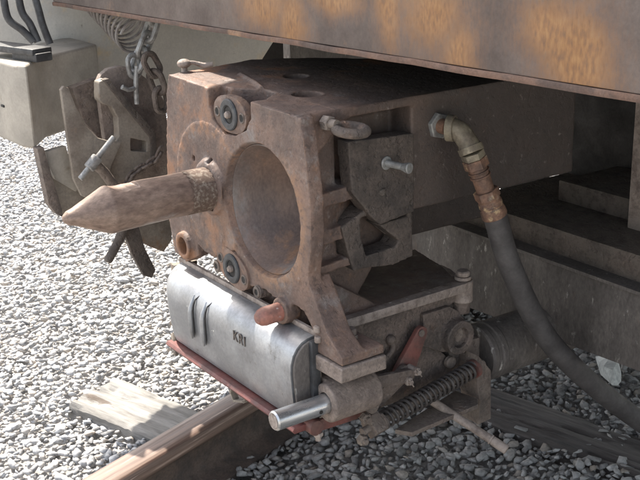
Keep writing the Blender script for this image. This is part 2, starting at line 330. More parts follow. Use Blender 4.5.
def tag(o, label=None, cat=None, group=None, kind=None):
    if label: o['label'] = label
    if cat: o['category'] = cat
    if group: o['group'] = group
    if kind: o['kind'] = kind
    return o
def empty(name, loc, label, cat, group=None):
    o = bpy.data.objects.new(name, None); COL.objects.link(o); o.location = loc; o.empty_display_size = .05
    return tag(o, label, cat, group)
def wloc(o):
    v = Vector(o.location); p = o.parent
    while p: v += p.location; p = p.parent
    return v
def put(name, me, m, parent=None):
    me.name = name; o = bpy.data.objects.new(name, me); COL.objects.link(o); me.materials.clear(); me.materials.append(M[m] if isinstance(m, str) else m)
    if parent is not None: o.parent = parent; o.location = -wloc(parent)
    return o
def obj(name, mb, m, parent=None, bevel=0.0, sharp=32, seg=2):
    return put(name, mb.mesh(name, sharp, bevel, seg), m, parent)
def rebase(o, p):
    """move the origin of a mesh to p without moving the mesh in the world"""
    o.data.transform(Matrix.Translation(-Vector(p))); o.location = Vector(o.location)+Vector(p)
    for c in o.children: c.location = Vector(c.location)-Vector(p)
    return o
def cast(name, mb, cutters, voxel, m, parent, smooth=3, rough_amp=0.0):
    """a casting: the pieces fused into one skin, cut, fused again and softened"""
    bmesh.ops.recalc_face_normals(mb.bm, faces=mb.bm.faces)
    me = bpy.data.meshes.new(name); mb.bm.to_mesh(me); mb.bm.free()
    o = bpy.data.objects.new(name+'_tmp', me); COL.objects.link(o)
    a = o.modifiers.new('r', 'REMESH'); a.mode = 'VOXEL'; a.voxel_size = voxel
    tmp = [o]
    for c in cutters:
        bmesh.ops.recalc_face_normals(c.bm, faces=c.bm.faces)
        cm = bpy.data.meshes.new('c'); c.bm.to_mesh(cm); c.bm.free(); co = bpy.data.objects.new('c', cm); COL.objects.link(co); tmp.append(co)
        b = o.modifiers.new('b', 'BOOLEAN'); b.operation = 'DIFFERENCE'; b.object = co; b.solver = 'EXACT'
    if cutters:
        a = o.modifiers.new('r2', 'REMESH'); a.mode = 'VOXEL'; a.voxel_size = voxel
    sm = o.modifiers.new('s', 'SMOOTH'); sm.factor = .5; sm.iterations = smooth
    bpy.context.view_layer.update()
    dg = bpy.context.evaluated_depsgraph_get()
    out = bpy.data.meshes.new_from_object(o.evaluated_get(dg))
    for t in tmp: bpy.data.objects.remove(t)
    if rough_amp:
        n = len(out.vertices); co = np.empty(n*3, 'f'); out.vertices.foreach_get('co', co); co = co.reshape(-1, 3)
        nr = np.empty(n*3, 'f'); out.vertices.foreach_get('normal', nr); nr = nr.reshape(-1, 3)
        d = np.array([noise.noise(Vector(p)*28)+.5*noise.noise(Vector(p)*90) for p in co], 'f')*rough_amp
        co += nr*d[:, None]; out.vertices.foreach_set('co', co.ravel())
    out.shade_smooth()
    return put(name, out, m, parent)

def V(*a): return Vector(a)
def catmull(c, n=10):
    out = []
    for i in range(len(c)-1):
        p0, p1, p2, p3 = c[max(i-1, 0)], c[i], c[i+1], c[min(i+2, len(c)-1)]
        for k2 in range(n):
            t = k2/n; out.append(.5*((2*p1)+(p2-p0)*t+(2*p0-5*p1+4*p2-p3)*t*t+(3*p1-p0-3*p2+p3)*t**3))
    out.append(c[-1]); return out
def P2(pts, ax, v):
    """pixel outline on a plane -> 2-D polygon in the two other axes"""
    r = []
    for p in pts:
        q = at(p[0], p[1], ax, v); r.append({'X': (q.y, q.z), 'Y': (q.x, q.z), 'Z': (q.x, q.y)}[ax])
    return r

# ================================================================== SETTING: ground, ballast
GZ = -0.765
mb = MB(); mb.box(-60, 60, -60, 60, GZ-.3, GZ-.012)
tag(obj('ground', mb, 'soil'), 'pale stone dust ground under the ballast and beyond', kind='structure')

RD = V(-.3244, .9459, 0).normalized()              # direction of the track
RA = V(.9459, .3244, 0)                            # across the track
RO = V(-.253, -.1555, 0)                           # a point on the centre line of the rail head (Z = -.6)
def side_of(x, y): return (V(x, y, 0)-RO).dot(RA)

def stone_protos(k, n0=11):
    out = []
    for i in range(k):
        bm = bmesh.new(); rnd = random.Random(100+i)
        for j in range(n0):
            v = Vector((rnd.gauss(0, 1), rnd.gauss(0, 1), rnd.gauss(0, 1))).normalized()*rnd.uniform(.8, 1.05)
            v = Vector((v.x*1.0, v.y*.76, v.z*.46)); bm.verts.new(v)
        bmesh.ops.convex_hull(bm, input=bm.verts[:])
        for v in [v for v in bm.verts if not v.link_faces]: bm.verts.remove(v)
        bmesh.ops.triangulate(bm, faces=bm.faces); bm.verts.index_update()
        out.append((np.array([v.co[:] for v in bm.verts], 'f'), np.array([[v.index for v in f.verts] for f in bm.faces], 'i'))); bm.free()
    return out
PROTO = stone_protos(24)
def rot_mats(n, rng, tilt=.36):
    a = rng.uniform(0, 2*np.pi, n); t = rng.normal(0, tilt, n); u = rng.normal(0, tilt, n)
    ca, sa, ct, st, cu, su = np.cos(a), np.sin(a), np.cos(t), np.sin(t), np.cos(u), np.sin(u); z = np.zeros(n); o = np.ones(n)
    Rz = np.stack([ca, -sa, z, sa, ca, z, z, z, o], 1).reshape(-1, 3, 3); Rx = np.stack([o, z, z, z, ct, -st, z, st, ct], 1).reshape(-1, 3, 3)
    Ry = np.stack([cu, z, su, z, o, z, -su, z, cu], 1).reshape(-1, 3, 3); return Rz @ Rx @ Ry
def scatter(name, pos, size, m, seed):
    rng = np.random.default_rng(seed); n = len(pos); Rm = rot_mats(n, rng); which = rng.integers(0, len(PROTO), n); vs, fs = [], []; off = 0
    for k, (pv, pf) in enumerate(PROTO):
        ix = np.where(which == k)[0]
        if not len(ix): continue
        P = np.einsum('nij,vj->nvi', Rm[ix], pv)*size[ix][:, None, None]+pos[ix][:, None, :]
        F = pf[None]+(off+np.arange(len(ix))*len(pv))[:, None, None]; off += len(ix)*len(pv)
        vs.append(P.reshape(-1, 3)); fs.append(F.reshape(-1, 3))
    vs = np.concatenate(vs).astype('f'); fs = np.concatenate(fs).astype('i')
    me = bpy.data.meshes.new(name); me.vertices.add(len(vs)); me.vertices.foreach_set('co', vs.ravel())
    me.loops.add(fs.size); me.loops.foreach_set('vertex_index', fs.ravel()); me.polygons.add(len(fs))
    me.polygons.foreach_set('loop_start', np.arange(0, fs.size, 3, dtype='i')); me.update(calc_edges=True); me.validate()
    return put(name, me, m)
def hfield(x, y):
    return GZ+.012+.012*np.sin(x*3.1+1)*np.cos(y*2.7)+.006*np.sin(x*11+y*7)
def grid(x0, x1, y0, y1, st, seed):
    rng = np.random.default_rng(seed); gx, gy = np.meshgrid(np.arange(x0, x1, st), np.arange(y0, y1, st)); g = np.stack([gx.ravel(), gy.ravel()], 1)
    g += rng.uniform(-.5, .5, g.shape)*st; return g, rng
def stones(name, x0, x1, y0, y1, st, keep, m, seed, smin, smax, zoff=0.0):
    g, rng = grid(x0, x1, y0, y1, st, seed)
    d = (g-np.array([RO.x, RO.y])) @ np.array([RA.x, RA.y]); k = keep(g, d); g = g[k]
    s = smin+(smax-smin)*rng.random(len(g))**2.2
    z = hfield(g[:, 0], g[:, 1])+rng.uniform(-.004, .012, len(g))+zoff
    return scatter(name, np.column_stack([g, z]).astype('f'), s.astype('f'), m, seed)
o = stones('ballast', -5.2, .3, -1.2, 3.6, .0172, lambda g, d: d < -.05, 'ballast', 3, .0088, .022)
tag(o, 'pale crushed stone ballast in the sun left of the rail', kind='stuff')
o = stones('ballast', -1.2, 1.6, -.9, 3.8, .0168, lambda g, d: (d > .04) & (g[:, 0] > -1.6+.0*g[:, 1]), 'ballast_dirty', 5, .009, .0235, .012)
tag(o, 'oily grey crushed stone ballast in the shade between the rails', kind='stuff')

# ------------------------------------------------------------------ rail
def rail(name, off, label):
    root = empty(name, RO+RA*off+V(0, 0, -.745), label, 'rail')
    def sweep(prof, nm, m, a=-2.2, b=6):
        mb = MB(); A = []; B = []
        for t, acc in ((a, A), (b, B)):
            for u, z in prof: p = RO+RA*(u+off)+RD*t+V(0, 0, z); acc.append(mb.bm.verts.new(p))
        n = len(prof); mb.bm.faces.new(A); mb.bm.faces.new(B[::-1])
        for i in range(n): mb.bm.faces.new((A[i], B[i], B[(i+1) % n], A[(i+1) % n]))
        o = obj(nm, mb, m, root, sharp=50); an = math.atan2(RD.y, RD.x); o.data.transform(Matrix.Rotation(-an, 4, 'Z')); o.rotation_euler.z = an; return o
    sweep([(-.034, -.604), (-.030, -.601), (-.018, -.5995), (.018, -.5995), (.030, -.601), (.036, -.606), (.037, -.632), (.033, -.636), (-.033, -.636), (-.037, -.632), (-.036, -.606)], 'rail_head', 'railtop')
    sweep([(-.03, -.6365), (.03, -.6365), (.012, -.650), (.009, -.665), (.009, -.708), (.02, -.722), (.066, -.733), (.066, -.745), (-.066, -.745), (-.066, -.733), (-.02, -.722), (-.009, -.708), (-.009, -.665), (-.012, -.650)], 'rail_web', 'railside')
rail('rail', 0, 'rust brown steel rail running diagonally under the coupler')

# ------------------------------------------------------------------ sleepers
def sleeper(pts, z0, z1, label, m, seed):
    """weathered plank: outline in XY, top grid with cracks and uneven ends"""
    rnd = random.Random(seed); a, b, c, d = [Vector((*p, 0)) for p in pts]; mb = MB(); nx, ny = 46, 16; g = []
    for i in range(nx+1):
        row = []
        for j in range(ny+1):
            s, t = i/nx, j/ny; p = a.lerp(b, s).lerp(d.lerp(c, s), t)
            L_ = (b-a).length
            z = z1+.004*noise.noise(Vector((s*L_*3, t*14, seed)))+.003*noise.noise(Vector((s*L_*8, t*40, seed)))
            crack = abs(noise.noise(Vector((s*L_*1.2, t*5.5, seed+5))))
            if crack < .06: z -= .012*(1-crack/.06)
            if j in (0, ny): z -= .006+.004*rnd.random()
            if i in (0, nx): p = p+(b-a).normalized()*(.02*noise.noise(Vector((t*6, seed, i))))
            row.append(mb.bm.verts.new((p.x, p.y, z)))
        g.append(row)
    for i in range(nx):
        for j in range(ny): mb.bm.faces.new((g[i][j], g[i+1][j], g[i+1][j+1], g[i][j+1]))
    per = [g[i][0] for i in range(nx+1)]+[g[nx][j] for j in range(1, ny+1)]+[g[i][ny] for i in range(nx-1, -1, -1)]+[g[0][j] for j in range(ny-1, 0, -1)]
    low = [mb.bm.verts.new((v.co.x, v.co.y, z0)) for v in per]; n = len(per)
    for i in range(n): mb.bm.faces.new((per[i], per[(i+1) % n], low[(i+1) % n], low[i]))
    mb.bm.faces.new(low)
    o = obj('sleeper', mb, m, sharp=45); ang = math.atan2((b-a).y, (b-a).x); c0 = Vector(((a+c)/2).to_tuple()); c0.z = z0
    o.data.transform(Matrix.Rotation(-ang, 4, 'Z') @ Matrix.Translation(-c0)); o.location = c0; o.rotation_euler.z = ang
    return tag(o, label, 'sleeper', 'wooden track sleepers')
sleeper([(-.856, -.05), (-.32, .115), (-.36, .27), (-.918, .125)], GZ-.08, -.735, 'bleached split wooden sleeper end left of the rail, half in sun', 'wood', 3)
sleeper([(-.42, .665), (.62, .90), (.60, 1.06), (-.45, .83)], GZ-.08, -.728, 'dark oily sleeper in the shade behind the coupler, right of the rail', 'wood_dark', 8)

# ================================================================== VEHICLE END: buffer beam and the floor above
bb = empty('buffer_beam', (0, .1, .26), 'rusty brown steel buffer beam with orange rust patches across the top', 'buffer beam')
zl, zr = at(50, 5, 'Y', BY), at(640, 103, 'Y', BY)
def bz(x): return zl.z+(zr.z-zl.z)*(x-zl.x)/(zr.x-zl.x)
XL, XR = -1.03, 2.0
mb = MB(); mb.prism([(XL, bz(XL)+.010), (XR, bz(XR)+.010), (XR, .62), (XL, .62)], 'Y', BY, BY+.02)
obj('face_plate', mb, 'beam', bb, .002)
mb = MB(); n = 60; prof = [(-.0015, .0095), (-.003, .005), (-.0015, 0), (.02, -.0015), (.05, 0), (.05, .0095)]
rings = []
for i in range(n+1):
    x = XL+(XR-XL)*i/n; j = .0015*noise.noise(Vector((x*9, 0, 0)))
    rings.append([mb.bm.verts.new((x, BY+a+j, bz(x)+b+j)) for a, b in prof])
for A, B in zip(rings, rings[1:]):
    for k in range(6): mb.bm.faces.new((A[k], A[(k+1) % 6], B[(k+1) % 6], B[k]))
mb.bm.faces.new(rings[0]); mb.bm.faces.new(rings[-1][::-1])
obj('bottom_flange', mb, 'edge', bb, sharp=60)
# floor structure over everything behind the beam, and an unseen plate added high above to shape the shade (both out of view)
fl = empty('vehicle_underframe', (0, 1.5, .5), 'dark steel underframe of the vehicle behind the buffer beam', 'underframe')
mb = MB(); mb.box(-1.50, 2.0, BY+.021, 6.0, .56, .62); obj('floor_plate', mb, 'dark', fl)
mb = MB(); mb.box(-1.03, 2.0, BY+.112, BY+.15, .621, 1.56); obj('end_wall', mb, 'boxp', fl)
mb = MB(); mb.box(.36, .44, BY+.06, 6.0, .27, .559); obj('longitudinal_beam', mb, 'dark', fl)
mb = MB(); mb.box(-.42, -.36, BY+.06, 6.0, .27, .559); obj('longitudinal_beam', mb, 'dark', fl)
mb = MB(); mb.box(-1.42, -1.40, .86, 3.0, -.1, .559); obj('longitudinal_beam', mb, 'dark', fl)  # thin dark plate added to keep the gap beside the frame bracket black
q = [at(x, y, 'Y', 1.0) for x, y in ((544, 176), (552, 172), (559, 173), (559, 180), (544, 180))]
mb = MB(); mb.box(-.355, q[0].x, 1.0, 1.02, -.30, .559); mb.box(q[2].x, .355, 1.0, 1.02, -.30, .559)
mb.prism([(q[0].x-.001, .559), (q[2].x+.001, .559), (q[2].x+.001, q[2].z), (q[1].x, q[1].z), (q[0].x-.001, q[0].z)], 'Y', 1.0005, 1.0195)
mb.box(.45, 1.9, 1.0, 1.02, -.30, .559)
obj('cross_member', mb, 'dark', fl)
p = at(627, 228, 'Z', -.145); mb = MB(); mb.box(p.x, p.x+.2, p.y, p.y+.05, -.1448, .42); obj('bracket_post', mb, 'tan', fl, .003)
st = empty('shade_plate', (-.65, -.2, 1.5), 'unseen dark plate added high above the buffer beam to shade the coupler', 'shade plate')
zt = 1.50; k = SUN.x/SUN.z; dz = zt-.195
mb = MB(); mb.prism([(x+k*dz, y) for x, y in ((-.195, -.17), (-.20, -.03), (-.076, -.005), (-.132, .105), (-.132, .11), (.45, .11), (.45, -.62), (-.2, -.62))], 'Z', zt, zt+.04)  # added plate, outline traced back along the sun from the wanted shade edge
obj('shade_sheet', mb, 'dark', st)

# lower cross beam, spacer and the plates beside it
lb = empty('lower_cross_beam', (.3, .62, -.36), 'dusty dark grey steel cross beam under the buffer beam, behind the hose', 'cross beam')
mb = MB(); mb.prism([(-.30, -.195), (1.6, -.205), (1.6, -.315), (-.30, -.395)], 'Y', .62, .66); obj('web_plate', mb, 'beam2', lb, .004)
mb = MB(); mb.prism([(-.30, -.1945), (1.6, -.2045), (1.6, -.212), (-.30, -.202)], 'Y', .605, .70); obj('top_flange', mb, 'beam2', lb, .002)
mb = MB(); mb.box(-.12, 1.5, .645, .995, -.200, -.145); obj('spacer_bar', mb, 'cast_dark', lb, .003)
mb = MB(); mb.box(.03, .34, .80, .995, -.1445, -.098); obj('packing_block', mb, 'cast_dark', lb, .004)

# ================================================================== THE COUPLER
cp = empty('railway_coupler', (0, .15, -.42), 'rusty automatic coupler head with funnel, guide horn and bright steel cover', 'coupler')
FY = 0.0
# ---- face plate and head casting
outl = P2([(168.5, 74), (207, 87.5), (211, 100), (214, 118), (222, 130), (234, 136), (243, 131), (246, 116), (249, 101), (297, 117)], 'Y', 0)
right = P2([(303, 135), (307, 170), (311, 210), (311, 250), (307, 285), (312, 310), (322, 335), (332, 351)], 'Y', 0)
bott = P2([(325, 347), (312, 327), (304, 312), (296, 306), (283, 303), (275, 298), (265, 290), (250, 286), (245, 276), (238, 258), (234, 248), (226, 250), (214, 258), (205, 252), (197, 243), (199, 256), (186, 262), (175, 252)], 'Y', 0)
left = P2([(168, 215), (166.5, 150), (166.5, 90)], 'Y', 0)
mb = MB()
mb.prism(outl+right+bott+left, 'Y', 0, .028)
mb.prism([(-.262, .18), (.0, .16), (.10, .10), (.0, -.10), (-.20, -.15), (-.262, -.12)], 'Y', .01, .05)
# body slab
top = [(-.262, .02), (.200, .02), (.197, .25), (.196, .66), (-.12, .66), (-.15, .42), (-.24, .33), (-.30, .22), (-.275, .1)]
mb.prism(top, 'Z', .168, .194)
for v_ in mb.bm.verts:
    if v_.co.z > .1935 and v_.co.x > -.31 and v_.co.y > .019: v_.co.z -= .0095*(v_.co.x+.262)/.462
mb.box(-.26, -.02, .03, .28, -.12, .16)                     # inner core
mb.box(-.20, .1945, .243, .66, -.022, .178); mb.box(-.20, .03, .2, .62, -.14, .0)
mb.prism([(.02, .175), (.30, .175), (.30, -.10), (.02, -.10)], 'X', -.1, .05)
mb.prism([(-.262, .02), (.13, .02), (.13, .26), (-.24, .30), (-.285, .22), (-.275, .1)], 'Z', .10, .18); mb.box(-.1, .13, .2, .64, .1, .18)
mb.prism([(.015, .182), (.13, .180), (.085, .152), (.05, .12), (.015, .10)], 'X', .09, .196)
# outer skin of the funnel
mb.lathe([(0, .138), (.02, .134), (.045, .120), (.10, .094), (.15, .068), (.19, .045), (.27, .04)], (.075, .0, 0), (0, 1, 0), 64)
# side wall, shelves between flange and housing
mb.prism([(.04, .15), (.26, .15), (.26, -.06), (.16, -.19), (.04, -.20)], 'X', .02, .135)
for z_, h_ in ((.046, .030), (-.020, .030), (-.082, .02)): mb.prism([(.02, z_-.006), (.096, z_), (.125, z_+.003), (.125, z_-h_+.006), (.02, z_-h_)], 'X', .05, .190)
mb.box(.05, .166, .02, .099, -.11, .135)
mb.hull([(.166, .02, .135), (.05, .02, .135), (.166, .099, .135), (.05, .099, .135), (.13, .02, .175), (.05, .02, .175), (.13, .099, .175), (.05, .099, .175)])
# side flange edge, thickened, flaring down into the foot
mb.prism([(.195, .186), (.213, .182), (.214, .1), (.213, -.05), (.225, -.11), (.27, -.17), (.312, -.20), (.312, -.205), (.25, -.205), (.212, -.15), (.185, -.10), (.19, .05)], 'Y', .0, .026)
mb.prism([(.213, -.09), (.232, -.11), (.27, -.17), (.312, -.20), (.312, -.205), (.25, -.205), (.225, -.15), (.205, -.11)], 'Y', .0, .048)
mb.box(.205, .312, .0, .088, -.215, -.198)
# web from the flange down to the housing
mb.prism([(.03, -.06), (.10, -.16), (.12, -.20), (.02, -.20)], 'X', .12, .16)
mb.prism([(.04, -.05), (.055, -.07), (.085, -.13), (.19, -.199), (.04, -.199)], 'X', .0, .17)
# deck plate
deck = [(.195, .075), (.192, .375), (.12, .40), (-.02, .43), (-.03, .10)]
mb.prism(deck, 'Z', -.206, -.192)
mb.cyl((.175, .385, -.21), (.175, .385, -.190), .020, seg=32)
# pin boss on the face, bottom right
mb.cyl((.143, .02, -.168), (.143, -.012, -.168), .024, seg=32)
# raised disc around the horn and a raised collar
mb.lathe([(0, .128), (.0515, .128), (.053, .126)], (-.10, .05, .0), (0, -1, 0), 72)
# horn root collar
mb.lathe([(0, .055), (.06, .053), (.064, .047)], (-.09, .05, .006), (0, -1, 0), 48)
# boss ring bottom left
mb.cyl((-.212, .03, -.141), (-.212, -.012, -.141), .028, seg=40)
# casting ridge on the top
a_, b_ = at(240, 73, 'Z', .194), at(268, 92, 'Z', .194)
mb.tube([a_, a_.lerp(b_, .5)+V(.004, .004, 0), b_], .0035, 8)
cut = []
c = MB(); c.lathe([(-.01, .1225), (0, .1205), (.010, .1172), (.045, .1045), (.10, .079), (.15, .051), (.178, .022), (.182, 0)], (.080, 0, -.002), (0, 1, 0), 96); cut.append(c)
c = MB(); c.prism([(-.088, .25), (-.088, .165), (-.075, .135), (-.035, .115), (.0, .118), (.04, .135), (.058, .16), (.058, .25)], 'Y', -.02, .035); cut.append(c)
c = MB(); c.prism([(-.088, -.05), (-.088, .015), (-.02, .075), (.02, .075), (.058, .03), (.058, -.05)], 'Z', .155, .25); cut.append(c)
c = MB(); c.cyl((-.212, -.03, -.141), (-.212, .04, -.141), .018, seg=40); cut.append(c)
p = at(307, 90, 'Z', .194); c = MB(); c.cyl((p.x, p.y, .12), (p.x, p.y, .25), .027, seg=36); cut.append(c)
p = at(296, 74, 'Z', .194); c = MB(); c.cyl((p.x, p.y, .175), (p.x, p.y, .25), .024, seg=36); cut.append(c)
for px, py in ((194, 158), (212, 161), (217, 207)):
    p = at(px, py, 'Y', -.002); c = MB(); c.cyl((p.x, -.03, p.z), (p.x, .02, p.z), .0055, seg=20); cut.append(c)
pr_ = [(.010, .1160), (.045, .1037), (.10, .0782), (.15, .0502), (.172, .027), (.1765, .018)]
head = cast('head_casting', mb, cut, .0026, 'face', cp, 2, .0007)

mb = MB(); mb.lathe(pr_+[(.178, .001)], (.080, 0, -.002), (0, 1, 0), 96); mb.bm.faces.ensure_lookup_table()
bmesh.ops.delete(mb.bm, geom=[f for f in mb.bm.faces if len(f.verts) > 4], context='FACES'); bmesh.ops.solidify(mb.bm, geom=mb.bm.faces[:], thickness=.0015)
obj('funnel_cup', mb, 'cup', cp, sharp=60)
# dirt line: body behind the face is a grimy part of its own: the lock housing on the side
mb = MB()
mb.prism([(.098, .128), (.24, .122), (.24, -.02), (.165, -.03), (.145, -.012), (.104, .04)], 'X', .172, .206)
lk = cast('lock_housing', mb, [], .0025, 'cast_dark', cp, 2, .0009)
mb = MB(); mb.prism([(.088, -.022), (.14, .0), (.15, -.035), (.235, -.03), (.235, .02), (.245, .02), (.245, -.108), (.20, -.115), (.112, -.105), (.100, -.07)], 'X', .15, .196)
c = MB(); c.prism([(.128, -.012), (.142, -.012), (.165, -.03), (.215, -.072), (.205, -.082), (.14, -.085), (.13, -.05)], 'X', .12, .23)
cast('lock_guide_frame', mb, [c], .0025, 'cast_dark', cp, 2, .001)
mb = MB(); p = at(388, 213, 'X', .15); mb.tube([at(368, 204, 'X', .17), at(376, 222, 'X', .165), at(386, 232, 'X', .16)], [.006, .007, .004], 10)
obj('lock_pawl', mb, 'tan', cp)
p0 = at(386, 163, 'X', .206); p1 = p0+V(.045, .012, -.002)
mb = MB(); mb.ring(p0, (1, .15, 0), .012, .006, .003); mb.cyl(p0, p1, .0062, seg=20); mb.cyl(p1, p1+V(.004, .001, 0), .0095, seg=24, ch=.001)
mb.cyl(p1-V(.012, .003, 0), p1, .0062, .0095)
obj('side_bolt', mb, 'greysteel', cp)
p = at(382, 192, 'X', .206); mb = MB(); mb.cyl(p-V(.005, 0, 0), p+V(.004, 0, 0), .006, seg=20, ch=.001); obj('plug', mb, 'cast_dark', cp)
# ring eye bolt at the top of the flange
p = at(327, 123, 'X', .213); mb = MB(); mb.nut(p-V(.006, 0, 0), (1, .1, 0), .013, .015); mb.cyl(p, p+V(.022, .004, 0), .008)
c0 = at(351, 130, 'X', .245); pts = []
for i in range(36):
    a = 2*math.pi*i/36; pts.append(c0+V(1, .1, -.10).normalized()*(.0245*math.cos(a))+V(-.1, 1, -.05).normalized()*(.0245*math.sin(a)))
mb.tube(pts, .0085, 14, closed=True); obj('eye_bolt', mb, 'cast', cp)

# ---- horn
HX, HZ = -.09, .004
mb = MB()
mb.lathe([(0, .040), (.10, .040), (.15, .041), (.212, .043), (.216, .0425), (.278, .0155), (.288, .0125), (.296, .006), (.298, 0)], (HX, 0, HZ), (0, -1, -.01), 64)
c = MB(); c.cyl((-.2, -.186, HZ+.072), (.05, -.186, HZ+.072), .040, seg=64); c2 = MB(); c2.box(-.2, .05, -.186, -.157, HZ+.0335, HZ+.12)
hn = cast('guide_horn', mb, [c, c2], .0011, 'horn', cp, 1, .0003)
mb = MB(); mb.lathe([(0, .0405), (.045, .0407), (.046, .0403)], (HX, -.006, HZ), (0, -1, -.01), 64)
# the pale paint: a thin worn band round the root of the horn, with torn edge
band = MB(); ring_prev = None; seg = 72
for i in range(9):
    y = -.014-.006*i; rr = []
    for k2 in range(seg):
        a = -0.55*math.pi+1.15*math.pi*k2/(seg-1)
        yy = y+.006*noise.noise(Vector((k2*.35, 0, 3)))*(1 if i in (0, 8) else 0)
        rr.append(band.bm.verts.new((HX+math.cos(a)*.0409, yy, HZ+math.sin(a)*.0409)))
    if ring_prev:
        for k2 in range(seg-1): band.bm.faces.new((ring_prev[k2], ring_prev[k2+1], rr[k2+1], rr[k2]))
    ring_prev = rr
mb.bm.free()
g = bmesh.ops.solidify(band.bm, geom=band.bm.faces[:], thickness=.0006)
obj('flaking_paint_band', band, 'flake', hn)

# ---- air valves
def valve(cx, cz, tilt, y0, nm, rmat='black'):
    mb = MB(); pts = []
    for i in range(28):
        a = 2*math.pi*i/28; r = .030; L_ = .030
        x = r*math.cos(a)*.9+math.copysign(L_*abs(math.cos(a))**.6, math.cos(a)) if abs(math.cos(a)) > .02 else 0; z = r*1.12*math.sin(a)
        t = tilt; pts.append((cx+x*math.cos(t)-z*math.sin(t), cz+x*math.sin(t)+z*math.cos(t)))
    mb.prism(pts, 'Y', y0, y0+.016); o = obj(nm, mb, 'face' if rmat == 'black' else rmat, cp, .0012)
    for s in (-1, 1):
        hx, hz = cx+s*.0425*math.cos(tilt), cz+s*.0425*math.sin(tilt)
        m2 = MB(); m2.ring((hx, y0+.001, hz), (0, -1, 0), .0095, .0065, .003); obj('bolt_eye', m2, 'cast', o)
        m2 = MB(); m2.cyl((hx, y0+.0005, hz), (hx, y0-.0006, hz), .0066, seg=20); obj('bolt_hole', m2, 'black_hole', o)
    m2 = MB(); m2.ring((cx, y0+.001, cz), (0, -1, 0), .0285, .0160, .0055, 48, .002); obj('seal_ring', m2, 'black', o)
    m2 = MB(); m2.cyl((cx, y0+.001, cz), (cx, y0-.001, cz), .0158, seg=32); obj('valve_bore', m2, 'black_hole', o)
    m2 = MB(); m2.lathe([(0, .0065), (.006, .0065), (.009, .0045), (.010, 0)], (cx, y0, cz), (0, -1, 0), 20); obj('valve_stem', m2, 'tan', o)
    return o
p = at(227.5, 115, 'Y', .0); valve(p.x, p.z, 0.0, .004, 'upper_air_valve')
p = at(234, 268, 'Y', .0); valve(p.x, p.z, -0.25, -.004, 'lower_air_valve')
for px, py in ((219, 265.5), (259, 291.5)):
    p = at(px, py, 'Y', .0); mb = MB(); mb.cyl((p.x, .03, p.z), (p.x, -.004, p.z), .0125, ch=.001); mb.ring((p.x, -.003, p.z), (0, -1, 0), .0105, .0055, .004, 24)
    o = obj('pipe_stub', mb, 'cast', cp); m2 = MB(); m2.cyl((p.x, -.003, p.z), (p.x, -.0052, p.z), .0057, seg=20); obj('stub_bore', m2, 'black_hole', o)

# ---- pink-red pin
mb = MB(); mb.lathe([(0, .0165), (.035, .0165), (.043, .0145), (.050, .009), (.053, 0)], (.143, -.008, -.168), (0, -1, -.04), 40); obj('release_pin', mb, 'pin', cp)
# ---- small items on the top
p = at(184, 63.5, 'X', -.262); mb = MB(); mb.sphere(p, .0115, (1.2, 1.2, .8)); mb.cyl((p.x, p.y, .185), p, .006); mb.tube([p, p+V(.008, .016, .001), p+V(.018, .034, -.006), p+V(.024, .05, -.004)], [.006, .004, .006, .005], 10)
obj('top_grease_cap', mb, 'tan', cp)
p = at(296, 74, 'Z', .18); mb = MB(); mb.nut((p.x, p.y, .172), (0, 0, 1), .014, .014); obj('top_plug', mb, 'cast', cp)
p = at(307, 90, 'Z', .15); mb = MB(); mb.cyl((p.x, p.y, .125), (p.x, p.y, .15), .0268); obj('top_hole_plug', mb, 'black_hole', cp)

# ---- housing below the deck
mb = MB()
mb.prism([(.085, -.200), (.372, -.200), (.372, -.232), (.335, -.25), (.335, -.33), (.375, -.37), (.33, -.40), (.18, -.405), (.10, -.38), (.075, -.30)], 'X', -.12, .176)
mb.box(-.10, .15, .05, .12, -.36, -.19)
mb.cyl((.175, .385, -.26), (.175, .385, -.207), .017, seg=32)
hs = cast('lower_housing', mb, [], .0026, 'cast', cp, 2, .0007)
mb = MB(); mb.prism([(x, y) for x, y in [(.202, .068), (.199, .378), (.12, .405), (.085, .408), (.175, .37), (.185, .09)]], 'Z', -.209, -.1912); obj('deck_rim', mb, 'tan', hs, .0015)
mb = MB(); mb.cyl((.12, .356, -.296), (.208, .356, -.296), .034, seg=48); mb.prism([(.28, -.235), (.345, -.235), (.365, -.248), (.383, -.268), (.36, -.331), (.33, -.327), (.28, -.30)], 'X', .12, .186)
c = MB(); c.cyl((.195, .356, -.296), (.25, .356, -.296), .020, seg=36)
cast('lug_ear', mb, [c], .002, 'cast', hs, 2, .0004)
mb = MB(); mb.tube(catmull([at(392, 341, 'X', .186), at(392, 351, 'X', .187), at(379, 364, 'X', .190), at(356, 375, 'X', .195)], 6), .0048, 10); mb.sphere(at(391, 340, 'X', .182), .010)
obj('bent_rod', mb, 'cast', hs)
mb = MB(); mb.cyl((.190, .355, -.292), (.195, .355, -.292), .018); mb.bar((.196, .343, -.285), (.196, .366, -.30), .004, .004, (1, 0, 0)); obj('lug_plug', mb, 'cast', hs)
p = V(.178, .385, -.19); mb = MB(); mb.cyl(p, p+V(0, 0, .006), .016); mb.cyl(p+V(0, 0, .006), p+V(0, 0, .017), .0135, seg=24, ch=.002); mb.cyl(p-V(0, 0, .046), p-V(0, 0, .002), .0195, ch=.002)
obj('deck_bolt', mb, 'tan', hs)
p = at(448, 361, 'X', .18); mb = MB(); mb.cyl(p, p+V(.012, 0, 0), .012, ch=.002); obj('housing_bolt', mb, 'cast', hs)
